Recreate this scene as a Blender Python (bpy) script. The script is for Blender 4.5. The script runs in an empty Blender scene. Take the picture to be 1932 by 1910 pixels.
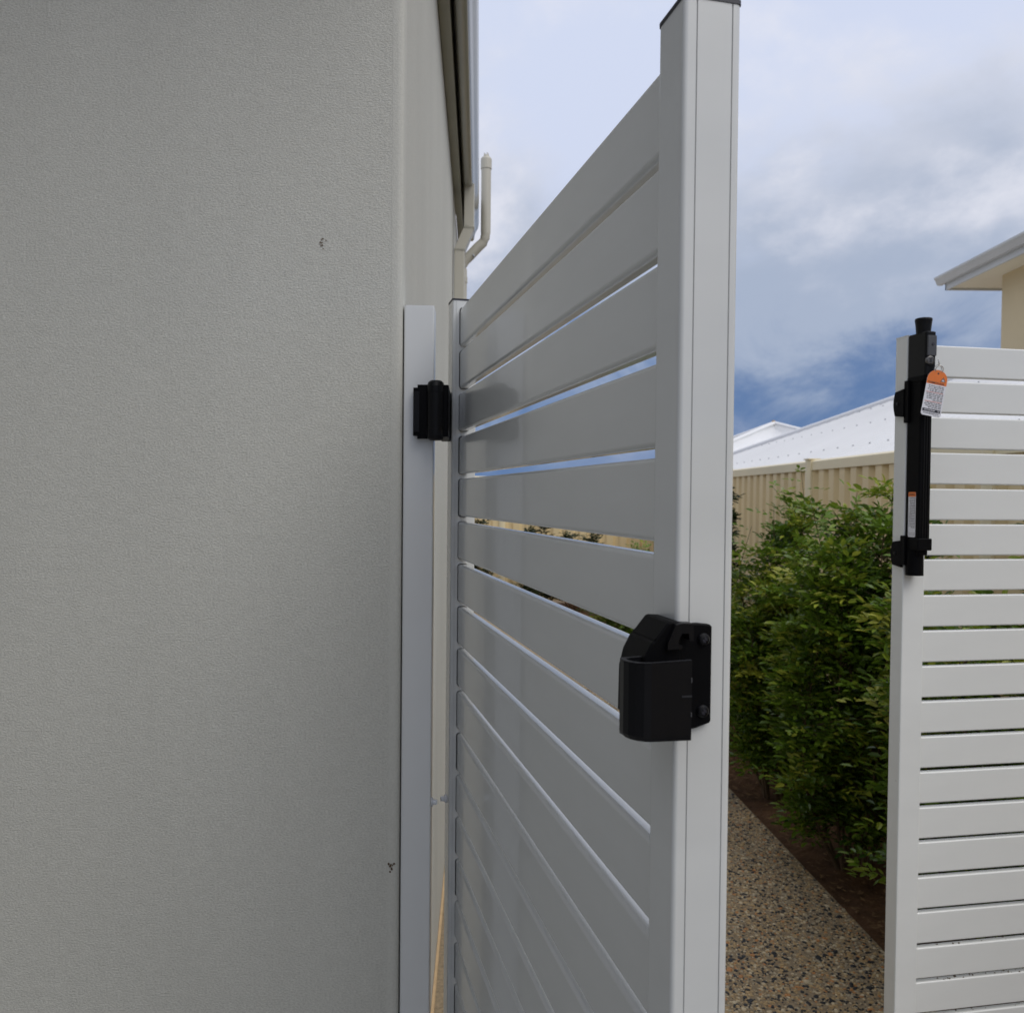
import bpy, math, random
import numpy as np
from mathutils import Vector, Matrix
R = math.radians
random.seed(7); rng = np.random.default_rng(7)
sc = bpy.context.scene
col = sc.collection

# ------------------------------------------------------------------ camera
EYE = 1.5
cd = bpy.data.cameras.new('camera'); cam = bpy.data.objects.new('camera', cd); col.objects.link(cam)
cd.sensor_fit = 'HORIZONTAL'; cd.sensor_width = 36.0; cd.lens = 1649.4/1932*36.0
cd.shift_y = 19.4/1932; cd.clip_start = 0.02; cd.clip_end = 3000
cam.matrix_world = Matrix.Translation((0, 0, EYE)) @ Matrix.Rotation(R(90-1.25), 4, 'X') @ Matrix.Rotation(R(0.54), 4, 'Z')
cd.dof.use_dof = True; cd.dof.focus_distance = 1.0; cd.dof.aperture_fstop = 16.0
sc.camera = cam

# ------------------------------------------------------------------ sky, sun, exposure
SUN_EL, SUN_AZ = 52.0, 132.0          # azimuth clockwise from +Y
w = bpy.data.worlds.new('World'); sc.world = w; w.use_nodes = True
SKY_OFF = (9.3, 8.1, 6.6)
def build_world():
    nt = w.node_tree; nt.nodes.clear(); N = nt.nodes.new; L = nt.links.new
    out = N('ShaderNodeOutputWorld'); bg = N('ShaderNodeBackground'); bg.inputs[1].default_value = 0.1
    sky = N('ShaderNodeTexSky'); sky.sky_type = 'NISHITA'; sky.sun_disc = False
    sky.sun_elevation = R(SUN_EL); sky.sun_rotation = R(SUN_AZ); sky.air_density = 1.0; sky.dust_density = 0.6; sky.ozone_density = 2.0
    geo = N('ShaderNodeTexCoord'); sep = N('ShaderNodeSeparateXYZ'); L(geo.outputs['Generated'], sep.inputs[0])
    def math_(op, a, b=None, c=None):
        m = N('ShaderNodeMath'); m.operation = op
        for i, v in enumerate((a, b, c)):
            if v is None: continue
            if isinstance(v, (int, float)): m.inputs[i].default_value = v
            else: L(v, m.inputs[i])
        return m.outputs[0]
    # flat cloud deck seen in perspective
    az = math_('ADD', math_('ABSOLUTE', sep.outputs[2]), 0.22)
    px = math_('DIVIDE', sep.outputs[0], az); py = math_('DIVIDE', sep.outputs[1], az)
    cmb = N('ShaderNodeCombineXYZ'); L(px, cmb.inputs[0]); L(py, cmb.inputs[1])
    def noise(scale, det, rough, off, dist=0.0):
        mp = N('ShaderNodeMapping'); L(cmb.outputs[0], mp.inputs[0]); mp.inputs['Location'].default_value = off
        n = N('ShaderNodeTexNoise'); L(mp.outputs[0], n.inputs['Vector'])
        n.inputs['Scale'].default_value = scale; n.inputs['Detail'].default_value = det
        n.inputs['Roughness'].default_value = rough; n.inputs['Distortion'].default_value = dist
        return n.outputs[0]
    def ramp(v, a, b, smooth=True):
        m = N('ShaderNodeMapRange'); m.interpolation_type = 'SMOOTHSTEP' if smooth else 'LINEAR'
        L(v, m.inputs[0]); m.inputs[1].default_value = a; m.inputs[2].default_value = b
        return m.outputs[0]
    def mix(f, a, b):
        m = N('ShaderNodeMix'); m.data_type = 'RGBA'
        if isinstance(f, float): m.inputs[0].default_value = f
        else: L(f, m.inputs[0])
        for i, v in ((6, a), (7, b)):
            if isinstance(v, tuple): m.inputs[i].default_value = (*v, 1)
            else: L(v, m.inputs[i])
        return m.outputs[2]
    K = 10.0
    C = lambda r, g, b_: (r*K, g*K, b_*K)
    el = sep.outputs[2]
    # cloud fields live on the direction sphere, flattened a little so banks lie level
    mp0 = N('ShaderNodeMapping'); L(geo.outputs['Generated'], mp0.inputs[0]); mp0.inputs['Scale'].default_value = (1, 1, 1.45)
    def snoise(scale, det, rough, off, dist=0.0):
        mp = N('ShaderNodeMapping'); L(mp0.outputs[0], mp.inputs[0]); mp.inputs['Location'].default_value = off
        n = N('ShaderNodeTexNoise'); L(mp.outputs[0], n.inputs['Vector']); n.inputs['Scale'].default_value = scale; n.inputs['Detail'].default_value = det
        n.inputs['Roughness'].default_value = rough; n.inputs['Distortion'].default_value = dist; return n.outputs[0]
    S1 = SKY_OFF
    big = snoise(1.55, 10, 0.56, S1, 0.15)
    bigL = snoise(1.55, 10, 0.56, (S1[0]-0.05, S1[1]+0.03, S1[2]-0.13), 0.15)     # same field, displaced towards the light
    wisp = snoise(5.0, 9, 0.60, (4.3, 1.4, 2.0), 0.6)
    puff = snoise(3.6, 9, 0.52, (1.9, 6.3, 2.7), 0.3)
    # clear air: slate blue low down, paler higher up
    clear = mix(0.15, mix(ramp(el, 0.02, 0.52), C(0.125, 0.21, 0.395), C(0.48, 0.59, 0.83)), sky.outputs[0])
    # high thin veil
    veil = ramp(math_('ADD', math_('MULTIPLY', wisp, 0.55), math_('MULTIPLY', el, 1.15)), 0.34, 0.58)
    c1 = mix(math_('MULTIPLY', veil, 0.9), clear, C(0.63, 0.685, 0.845))
    # cumulus bank: density, and light from its upper side
    dens = math_('ADD', big, math_('MULTIPLY', math_('ADD', wisp, -0.5), 0.14))
    m_c = ramp(dens, 0.40, 0.53)
    lit = ramp(math_('SUBTRACT', big, bigL), -0.08, 0.11)
    thick = ramp(dens, 0.50, 0.68)
    lit = math_('ADD', lit, math_('MULTIPLY', math_('ADD', puff, -0.5), 1.1))
    lit2 = math_('ADD', math_('MULTIPLY', lit, 0.75), math_('MULTIPLY', math_('SUBTRACT', 1.0, thick), 0.25))
    lit3 = math_('ADD', lit2, math_('MULTIPLY', math_('ADD', el, -0.24), 2.6))
    belly = mix(ramp(math_('ADD', wisp, math_('MULTIPLY', math_('ADD', el, -0.15), 1.2)), 0.36, 0.66), C(0.105, 0.185, 0.365), C(0.34, 0.405, 0.53))
    ccol = mix(ramp(lit3, 0.12, 0.95), belly, C(0.77, 0.775, 0.84))
    skyc = mix(math_('MULTIPLY', m_c, 0.88), c1, ccol)
    L(skyc, bg.inputs[0]); L(bg.outputs[0], out.inputs[0])
build_world()
sd = bpy.data.lights.new('sun', 'SUN'); sun = bpy.data.objects.new('sun', sd); col.objects.link(sun)
sd.energy = 1.45; sd.angle = R(45); sd.color = (1.0, 0.965, 0.91)
sdir = Vector((math.sin(R(SUN_AZ))*math.cos(R(SUN_EL)), math.cos(R(SUN_AZ))*math.cos(R(SUN_EL)), math.sin(R(SUN_EL))))
sun.rotation_euler = sdir.to_track_quat('Z', 'Y').to_euler()
sc.view_settings.view_transform = 'Standard'; sc.view_settings.look = 'None'
sc.view_settings.exposure = 0.08; sc.view_settings.gamma = 1.0; sc.view_settings.use_curve_mapping = False
sc.cycles.max_bounces = 8

# ------------------------------------------------------------------ materials
MATS = {}
def mat(name, color, rough=0.5, spec=0.5, metal=0.0, noise=None, bump=None, coat=0.0, speck=None):
    """noise=(scale, amount, detail[, stretch]); bump=(scale, strength, distance[, stretch])"""
    m = bpy.data.materials.new(name); m.use_nodes = True; nt = m.node_tree
    b = nt.nodes['Principled BSDF']; N = nt.nodes.new; L = nt.links.new
    b.inputs['Base Color'].default_value = (*color, 1); b.inputs['Roughness'].default_value = rough
    b.inputs['Specular IOR Level'].default_value = spec; b.inputs['Metallic'].default_value = metal
    b.inputs['Coat Weight'].default_value = coat; b.inputs['Coat Roughness'].default_value = 0.045
    tc = N('ShaderNodeTexCoord')
    def tex(scale, det, stretch, rough_=0.55):
        mp = N('ShaderNodeMapping'); L(tc.outputs['Object'], mp.inputs[0]); mp.inputs['Scale'].default_value = stretch
        n = N('ShaderNodeTexNoise'); L(mp.outputs[0], n.inputs['Vector']); n.inputs['Scale'].default_value = scale
        n.inputs['Detail'].default_value = det; n.inputs['Roughness'].default_value = rough_
        return n.outputs[0]
    colsock = None
    if noise:
        st = noise[3] if len(noise) > 3 else (1, 1, 1)
        t = tex(noise[0], noise[2], st)
        mr = N('ShaderNodeMapRange'); L(t, mr.inputs[0]); mr.inputs[1].default_value = 0.25; mr.inputs[2].default_value = 0.75
        mr.inputs[3].default_value = 1-noise[1]; mr.inputs[4].default_value = 1+noise[1]
        mx = N('ShaderNodeMix'); mx.data_type = 'RGBA'; mx.blend_type = 'MULTIPLY'; mx.inputs[0].default_value = 1
        mx.inputs[6].default_value = (*color, 1); L(mr.outputs[0], mx.inputs[7]); colsock = mx.outputs[2]
    if speck:   # (scale, threshold, colour) scattered stains with their own shape
        vn = tex(speck[0], 3, (1, 1, 1), 0.6)
        mr2 = N('ShaderNodeMapRange'); L(vn, mr2.inputs[0]); mr2.inputs[1].default_value = speck[1]; mr2.inputs[2].default_value = speck[1]+0.06
        m2 = N('ShaderNodeMix'); m2.data_type = 'RGBA'; L(mr2.outputs[0], m2.inputs[0])
        if colsock: L(colsock, m2.inputs[6])
        else: m2.inputs[6].default_value = (*color, 1)
        m2.inputs[7].default_value = (*speck[2], 1); colsock = m2.outputs[2]
    if colsock: L(colsock, b.inputs['Base Color'])
    if bump:
        st = bump[3] if len(bump) > 3 else (1, 1, 1)
        t = tex(bump[0], 3, st); bp = N('ShaderNodeBump'); L(t, bp.inputs['Height'])
        bp.inputs['Strength'].default_value = bump[1]; bp.inputs['Distance'].default_value = bump[2]
        L(bp.outputs[0], b.inputs['Normal'])
    MATS[name] = m; return m

POW = (0.605, 0.615, 0.60)
mat('powder_white', POW, 0.24, 0.5, noise=(5, 0.045, 6, (.6, 1, 2.5)), bump=(900, 0.04, 0.0003), coat=0.5, speck=(38, 0.77, (0.47, 0.47, 0.44)))
mat('post_white', (0.64, 0.65, 0.645), 0.30, 0.5, noise=(2, 0.03, 4), bump=(900, 0.05, 0.0004), coat=0.2)
mat('panel_white', (0.70, 0.71, 0.69), 0.34, 0.5, noise=(2.5, 0.05, 5, (1, 1, 3)), bump=(700, 0.06, 0.0004), coat=0.1, speck=(55, 0.735, (0.45, 0.43, 0.38)))
mat('black_cap', (0.012, 0.012, 0.022), 0.45)
mat('black_plastic', (0.003, 0.003, 0.0036), 0.50, 0.07, noise=(30, 0.25, 3), bump=(1400, 0.08, 0.0003))
mat('black_satin', (0.0036, 0.0036, 0.0045), 0.38, 0.20, noise=(20, 0.2, 3), bump=(1200, 0.05, 0.0003))
mat('rim_sheen_black', (0.022, 0.023, 0.026), 0.5, 0.3, noise=(60, 0.3, 3))  # lighter black paints sky sheen on the cup rim; mould line shares it
mat('grey_plastic', (0.055, 0.057, 0.062), 0.4, noise=(30, 0.1, 3))
mat('steel', (0.55, 0.53, 0.50), 0.25, 0.5, 1.0, noise=(200, 0.15, 3))
mat('dark_steel', (0.12, 0.115, 0.11), 0.35, 0.5, 0.8, noise=(300, 0.3, 3))
mat('white_plastic', (0.78, 0.80, 0.84), 0.4)
mat('tag_white', (0.72, 0.72, 0.76), 0.35, noise=(80, 0.03, 2))
mat('tag_orange', (0.72, 0.18, 0.03), 0.38, noise=(60, 0.05, 2))
mat('print_black', (0.02, 0.02, 0.03), 0.5)
mat('print_red', (0.62, 0.14, 0.07), 0.5)
mat('print_grey', (0.26, 0.26, 0.27), 0.5)
mat('cream_trim', (0.50, 0.48, 0.41), 0.38, noise=(6, 0.06, 4, (1, 1, .2)))
mat('fascia_trim', (0.36, 0.35, 0.29), 0.45, noise=(5, 0.06, 4))
mat('gutter_metal', (0.34, 0.335, 0.30), 0.25, 0.5, noise=(4, 0.06, 4), coat=0.3)
mat('roof_grey', (0.40, 0.40, 0.38), 0.45, noise=(2, 0.08, 4))
mat('fence_tan', (0.74, 0.59, 0.33), 0.42, noise=(1.4, 0.10, 5, (1, 1, .35)))
mat('fence_rail', (0.80, 0.70, 0.46), 0.40, noise=(2, 0.06, 4))
mat('roof_white', (0.74, 0.745, 0.75), 0.5, noise=(0.7, 0.045, 5))
mat('screw_grey', (0.33, 0.34, 0.36), 0.5)
mat('cream_render', (0.60, 0.50, 0.31), 0.85, noise=(1.2, 0.05, 5), bump=(120, 0.3, 0.003))
mat('soffit_cream', (0.74, 0.68, 0.52), 0.7, noise=(1, 0.04, 3))
mat('fascia_grey', (0.50, 0.51, 0.49), 0.4, noise=(2, 0.05, 3))
mat('foam_strip', (0.50, 0.35, 0.19), 0.8, noise=(25, 0.15, 4))
mat('soil', (0.095, 0.050, 0.025), 0.95, 0.2, noise=(9, 0.45, 6), bump=(45, 0.7, 0.02))
mat('sand_ground', (0.26, 0.19, 0.12), 0.95, 0.2, noise=(3, 0.3, 6), bump=(60, 0.5, 0.01))
mat('bounce_grey', (0.33, 0.335, 0.33), 0.85, 0.3, noise=(6, 0.12, 5), bump=(120, 0.4, 0.003))
mat('cement', (0.26, 0.20, 0.125), 0.85, 0.3, noise=(70, 0.35, 4), bump=(160, 0.5, 0.004))
for n_, c_ in (('pebble_black', (0.018, 0.020, 0.024)), ('pebble_tan', (0.42, 0.29, 0.14)), ('pebble_cream', (0.56, 0.46, 0.30)), ('pebble_orange', (0.46, 0.21, 0.07)), ('pebble_grey', (0.38, 0.32, 0.22))):
    mat(n_, c_, 0.45, 0.5, noise=(140, 0.3, 3))
mat('bark', (0.11, 0.075, 0.045), 0.9, 0.2, noise=(40, 0.35, 4, (1, 1, .2)), bump=(80, 0.5, 0.004, (1, 1, .2)))
mat('leaf_litter', (0.16, 0.095, 0.045), 0.85, 0.2, noise=(20, 0.4, 3))

def wall_render_mat():
    m = bpy.data.materials.new('wall_render'); m.use_nodes = True; nt = m.node_tree; N = nt.nodes.new; L = nt.links.new
    b = nt.nodes['Principled BSDF']; b.inputs['Roughness'].default_value = 0.9; b.inputs['Specular IOR Level'].default_value = 0.25
    tc = N('ShaderNodeTexCoord')
    def tex(scale, det, st, rg=0.55):
        mp = N('ShaderNodeMapping'); L(tc.outputs['Object'], mp.inputs[0]); mp.inputs['Scale'].default_value = st
        n = N('ShaderNodeTexNoise'); L(mp.outputs[0], n.inputs[0]); n.inputs['Scale'].default_value = scale; n.inputs['Detail'].default_value = det
        n.inputs['Roughness'].default_value = rg; n.inputs['Distortion'].default_value = 0.1; return n.outputs[0]
    big = tex(1.6, 5, (1, 1, 0.35)); mid = tex(60, 4, (.8, .8, 1)); grain = tex(400, 4, (0.62, 0.62, 1.0), 0.60)
    def mr(s, a, b_, c, d):
        n = N('ShaderNodeMapRange'); L(s, n.inputs[0]); n.inputs[1].default_value = a; n.inputs[2].default_value = b_; n.inputs[3].default_value = c; n.inputs[4].default_value = d; return n.outputs[0]
    def mul(a, b_):
        n = N('ShaderNodeMath'); n.operation = 'MULTIPLY'; L(a, n.inputs[0]); L(b_, n.inputs[1]); return n.outputs[0]
    k = mul(mul(mr(big, .3, .7, .93, 1.06), mr(mid, .3, .7, .97, 1.03)), mr(grain, .3, .7, .84, 1.12))
    mx = N('ShaderNodeMix'); mx.data_type = 'RGBA'; mx.blend_type = 'MULTIPLY'; mx.inputs[0].default_value = 1
    mx.inputs[6].default_value = (0.545, 0.54, 0.49, 1); L(k, mx.inputs[7]); L(mx.outputs[2], b.inputs['Base Color'])
    add = N('ShaderNodeMath'); add.operation = 'MULTIPLY_ADD'; L(mid, add.inputs[0]); add.inputs[1].default_value = 0.5; L(grain, add.inputs[2])
    bp = N('ShaderNodeBump'); L(add.outputs[0], bp.inputs['Height']); bp.inputs['Strength'].default_value = 0.6; bp.inputs['Distance'].default_value = 0.0030
    L(bp.outputs[0], b.inputs['Normal']); MATS['wall_render'] = m
wall_render_mat()
mat('blocker_grey', (0.30, 0.31, 0.32), 0.85, 0.25, noise=(2, 0.06, 5), bump=(200, 0.5, 0.004))
mat('render_fine', (0.54, 0.535, 0.485), 0.85, 0.25, noise=(260, 0.07, 4), bump=(420, 0.45, 0.0018))

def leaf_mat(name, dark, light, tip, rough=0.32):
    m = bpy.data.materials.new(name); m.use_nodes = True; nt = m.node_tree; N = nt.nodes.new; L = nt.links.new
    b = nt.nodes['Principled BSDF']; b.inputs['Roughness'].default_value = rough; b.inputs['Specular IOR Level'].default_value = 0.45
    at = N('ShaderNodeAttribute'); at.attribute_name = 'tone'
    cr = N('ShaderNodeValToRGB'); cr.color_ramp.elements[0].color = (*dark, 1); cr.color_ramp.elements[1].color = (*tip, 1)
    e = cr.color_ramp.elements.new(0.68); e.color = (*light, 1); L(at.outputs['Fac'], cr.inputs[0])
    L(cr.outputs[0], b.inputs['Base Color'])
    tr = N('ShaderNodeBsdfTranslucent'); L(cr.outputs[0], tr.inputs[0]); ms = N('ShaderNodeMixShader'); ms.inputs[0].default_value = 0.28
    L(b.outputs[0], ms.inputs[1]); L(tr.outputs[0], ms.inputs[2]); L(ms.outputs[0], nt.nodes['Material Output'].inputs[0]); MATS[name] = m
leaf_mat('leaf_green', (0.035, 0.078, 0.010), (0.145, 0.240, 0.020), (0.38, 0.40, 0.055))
leaf_mat('leaf_dark', (0.010, 0.020, 0.008), (0.028, 0.045, 0.014), (0.06, 0.075, 0.02))
leaf_mat('leaf_olive', (0.045, 0.055, 0.010), (0.12, 0.13, 0.02), (0.24, 0.19, 0.04))

# ------------------------------------------------------------------ helpers
def tag(o, label=None, cat=None, group=None, kind=None):
    if label: o['label'] = label
    if cat: o['category'] = cat
    if group: o['group'] = group
    if kind: o['kind'] = kind
    return o
def empty(name, loc=(0, 0, 0), rz=0.0):
    o = bpy.data.objects.new(name, None); col.objects.link(o); o.location = loc; o.rotation_euler = (0, 0, rz); o.empty_display_size = .1; return o
def link(name, me, m, parent=None, M=None):
    if m and not me.materials:
        for k in (m if isinstance(m, (list, tuple)) else [m]): me.materials.append(MATS[k])
    o = bpy.data.objects.new(name, me); col.objects.link(o)
    if parent: o.parent = parent
    if M is not None: o.matrix_local = M
    return o
def T(x=0, y=0, z=0): return Matrix.Translation((x, y, z))
def raw(V, F, mats=None, name='mesh'):
    me = bpy.data.meshes.new(name); me.from_pydata([tuple(v) for v in V], [], [tuple(f) for f in F]); me.update(); return me

class MB:
    """collects shapes into one mesh; per-face normals kept through custom loop normals where given"""
    def __init__(s): s.V = []; s.F = []; s.NL = []
    def face(s, idx, nl=None): s.F.append(tuple(idx)); s.NL.append(nl)
    def quad(s, a, b, c, d):
        n = len(s.V); s.V += [Vector(a), Vector(b), Vector(c), Vector(d)]; s.face((n, n+1, n+2, n+3))
    def prism(s, prof, frame, z0, z1, caps=True, smooth=45, closed=True, capz=None):
        """extrude 2D profile (counter-clockwise) along frame's local z. frame: Matrix"""
        n = len(prof); P = [Vector((p[0], p[1])) for p in prof]; E = n if closed else n-1
        en = []; ln = []
        for i in range(E):
            d = P[(i+1) % n]-P[i]; ln.append(d.length); d.normalize(); en.append(Vector((d.y, -d.x)))
        def vn(i, e):   # normal at vertex i for edge e
            a, b_ = (i-1) % n, i % n
            if not closed and (i == 0 or i == n-1): return en[e]
            if en[a].angle(en[b_], 0) > R(smooth): return en[e]
            if ln[a] > 3*ln[b_]: return en[a]
            if ln[b_] > 3*ln[a]: return en[b_]
            return (en[a]+en[b_]).normalized()
        base = len(s.V); rot = frame.to_3x3()
        for z in (z0, z1):
            for p in P: s.V.append(frame @ Vector((p.x, p.y, z)))
        for i in range(E):
            j = (i+1) % n; na = rot @ vn(i, i).to_3d(); nb = rot @ vn(j if closed else i+1, i).to_3d()
            s.face((base+i, base+j, base+n+j, base+n+i), (na, nb, nb, na))
        if caps and closed:
            s.face(tuple(base+i for i in reversed(range(n)))); s.face(tuple(base+n+i for i in range(n)))
        return s
    def box(s, x0, x1, y0, y1, z0, z1, M=Matrix(), r=0.0):
        return s.prism(rrect(x0, x1, y0, y1, r) if r else [(x0, y0), (x1, y0), (x1, y1), (x0, y1)], M, z0, z1)
    def bevbox(s, x0, x1, y0, y1, z0, z1, b=.002, M=Matrix()):
        """box with chamfered top and bottom edges and rounded uprights"""
        rings = []
        for z, i in ((z0, b), (z0+b, 0), (z1-b, 0), (z1, b)): rings.append((z, rrect(x0+i, x1-i, y0+i, y1-i, b*1.2, 3)))
        base = len(s.V); n = len(rings[0][1])
        for z, pr in rings:
            for p in pr: s.V.append(M @ Vector((p[0], p[1], z)))
        for k in range(3):
            for i in range(n):
                j = (i+1) % n; s.face((base+k*n+i, base+k*n+j, base+(k+1)*n+j, base+(k+1)*n+i))
        s.face(tuple(base+i for i in reversed(range(n)))); s.face(tuple(base+3*n+i for i in range(n))); return s
    def cyl(s, c, axis, r0, r1, h, seg=16, caps=True):
        q = Vector(axis).to_track_quat('Z', 'Y').to_matrix().to_4x4(); M = Matrix.Translation(c) @ q; base = len(s.V); rot = M.to_3x3()
        for r_, z in ((r0, 0), (r1, h)):
            for i in range(seg):
                a = 2*math.pi*i/seg; s.V.append(M @ Vector((r_*math.cos(a), r_*math.sin(a), z)))
        for i in range(seg):
            j = (i+1) % seg; a, b_ = 2*math.pi*i/seg, 2*math.pi*j/seg
            na = rot @ Vector((math.cos(a), math.sin(a), 0)); nb = rot @ Vector((math.cos(b_), math.sin(b_), 0))
            s.face((base+i, base+j, base+seg+j, base+seg+i), (na, nb, nb, na))
        if caps: s.face(tuple(base+i for i in reversed(range(seg)))); s.face(tuple(base+seg+i for i in range(seg)))
        return s
    def lathe(s, c, prof, seg=16, axis=(0, 0, 1)):
        q = Vector(axis).to_track_quat('Z', 'Y').to_matrix().to_4x4(); M = Matrix.Translation(c) @ q; base = len(s.V)
        for r_, z in prof:
            for i in range(seg): a = 2*math.pi*i/seg; s.V.append(M @ Vector((r_*math.cos(a), r_*math.sin(a), z)))
        for k in range(len(prof)-1):
            for i in range(seg):
                j = (i+1) % seg; s.face((base+k*seg+i, base+k*seg+j, base+(k+1)*seg+j, base+(k+1)*seg+i))
        s.face(tuple(base+i for i in reversed(range(seg)))); m = base+(len(prof)-1)*seg; s.face(tuple(m+i for i in range(seg))); return s
    def tube(s, pts, rads, seg=10, closed_ends=True):
        pts = [Vector(p) for p in pts]
        if isinstance(rads, (int, float)): rads = [rads]*len(pts)
        base = len(s.V); up = Vector((0.31, 0.17, 0.93)); rings = []
        for i, p in enumerate(pts):
            t = (pts[min(i+1, len(pts)-1)]-pts[max(i-1, 0)]).normalized(); a = t.cross(up)
            if a.length < .05: a = t.cross(Vector((1, 0, 0)))
            a.normalize(); b_ = t.cross(a); ring = []
            for k in range(seg):
                an = 2*math.pi*k/seg; nrm = a*math.cos(an)+b_*math.sin(an); s.V.append(p+nrm*rads[i]); ring.append(nrm)
            rings.append(ring)
        for i in range(len(pts)-1):
            for k in range(seg):
                j = (k+1) % seg
                s.face((base+i*seg+j, base+(i+1)*seg+j, base+(i+1)*seg+k, base+i*seg+k), (rings[i][j], rings[i+1][j], rings[i+1][k], rings[i][k]))
        if closed_ends:
            s.face(tuple(base+i for i in reversed(range(seg)))); m = base+(len(pts)-1)*seg; s.face(tuple(m+i for i in range(seg)))
        return s
    def mesh(s, name):
        me = bpy.data.meshes.new(name); me.from_pydata([tuple(v) for v in s.V], [], s.F)
        me.update(); nl = []; pol = me.polygons
        for p in pol:
            c = s.NL[p.index]
            if c is None: nl += [tuple(p.normal)]*p.loop_total
            else: nl += [tuple(v) for v in c]
        for p in pol: p.use_smooth = True
        me.normals_split_custom_set(nl); return me
    def build(s, name, m, parent=None, M=None): return link(name, s.mesh(name), m, parent, M)

def rrect(x0, x1, y0, y1, r, k=4):
    pts = []
    for cx, cy, a0 in ((x1-r, y0+r, -90), (x1-r, y1-r, 0), (x0+r, y1-r, 90), (x0+r, y0+r, 180)):
        for i in range(k+1):
            a = R(a0+90*i/k); pts.append((cx+r*math.cos(a), cy+r*math.sin(a)))
    return pts
AX_X = Matrix(((0, 0, 1, 0), (1, 0, 0, 0), (0, 1, 0, 0), (0, 0, 0, 1)))   # profile (a,b)->(y,z), extrude along x
AX_Y = Matrix(((1, 0, 0, 0), (0, 0, -1, 0), (0, 1, 0, 0), (0, 0, 0, 1)))  # profile (a,b)->(x,z), extrude along -y

# ------------------------------------------------------------------ the setting: ground, path, garden bed
EDGE = lambda y: 1.452-0.068*y             # path's garden-side edge
WALLX = lambda y: -0.1333-0.0374*y         # house side wall
FENX = lambda y: 2.377-0.0193*y            # boundary fence line
g = MB(); g.quad((-400, -400, -.045), (400, -400, -.045), (400, 400, -.045), (-400, 400, -.045))
tag(g.build('ground', 'sand_ground'), kind='structure')
p = MB()
fc = MB(); fc.quad((-9, -8, 0), (EDGE(-8), -8, 0), (EDGE(1.39), 1.39, 0), (-9, 1.39, 0)); fc.quad((EDGE(-8), -8, 0), (EDGE(-8), -8, -.05), (EDGE(1.39), 1.39, -.05), (EDGE(1.39), 1.39, 0))
tag(fc.build('bounce_slab', 'bounce_grey'), kind='structure')  # added unseen grey slab, keeps warm ground bounce off the gate
ys = [1.40, 2, 4, 6, 8, 10, 11.6]
for a, b_ in zip(ys[:-1], ys[1:]):
    l0 = WALLX(a)+.014; l1 = WALLX(b_)+.014
    p.quad((l0, a, 0), (EDGE(a), a, 0), (EDGE(b_), b_, 0), (l1, b_, 0))
    p.quad((EDGE(a), a, 0), (EDGE(a), a, -.05), (EDGE(b_), b_, -.05), (EDGE(b_), b_, 0))
path = tag(p.build('path', 'cement'), kind='structure')

def pebbles():
    zones = [(lambda y: EDGE(y)-.75, lambda y: EDGE(y)-.004, 2.1, 4.2, 22000, 1.0), (lambda y: EDGE(y)-.7, lambda y: EDGE(y)-.004, 4.2, 7.0, 9500, 1.15),
             (lambda y: WALLX(y)+.045, lambda y: WALLX(y)+.26, 1.9, 4.6, 9000, 1.0)]
    # low irregular stone: 8-sided dome
    ang = np.arange(6)*np.pi/3
    Vs = []; Fs = []; Ms = []; base = 0
    for xl, xr, y0, y1, n, k in zones:
        y = rng.uniform(y0, y1, n); a = np.array([xl(v) for v in y]); b_ = np.array([xr(v) for v in y]); x = a+(b_-a)*rng.random(n)
        size = rng.gamma(7, .00072, n)*k; rot = rng.uniform(0, 6.28, n); asp = rng.uniform(.55, 1.0, n)
        m = rng.choice(5, n, p=[.25, .36, .17, .07, .15])
        size = np.where(m == 0, size*1.1, size)
        for i in range(n):
            c, s_ = math.cos(rot[i]), math.sin(rot[i]); rr = size[i]*(0.82+.36*rng.random(6))
            ex = np.cos(ang)*rr; ey = np.sin(ang)*rr*asp[i]; hz = size[i]*.26
            for q, z in ((1.0, -.001), (.66, hz)):
                Vs += [(x[i]+(u*c-v*s_)*q, y[i]+(u*s_+v*c)*q, z) for u, v in zip(ex, ey)]
            for j in range(6):
                j2 = (j+1) % 6; Fs.append((base+j, base+j2, base+6+j2, base+6+j))
            Fs.append(tuple(base+6+j for j in range(6))); Ms += [m[i]]*7; base += 12
    me = raw(Vs, Fs, name='pebbles')
    for k in ('pebble_black', 'pebble_tan', 'pebble_cream', 'pebble_orange', 'pebble_grey'): me.materials.append(MATS[k])
    me.polygons.foreach_set('material_index', np.array(Ms, dtype=np.int32)); me.update()
    o = link('exposed_aggregate', me, None); tag(o, 'black tan and cream pebbles set in the concrete side path', 'pebbles', kind='stuff')
pebbles()

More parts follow.
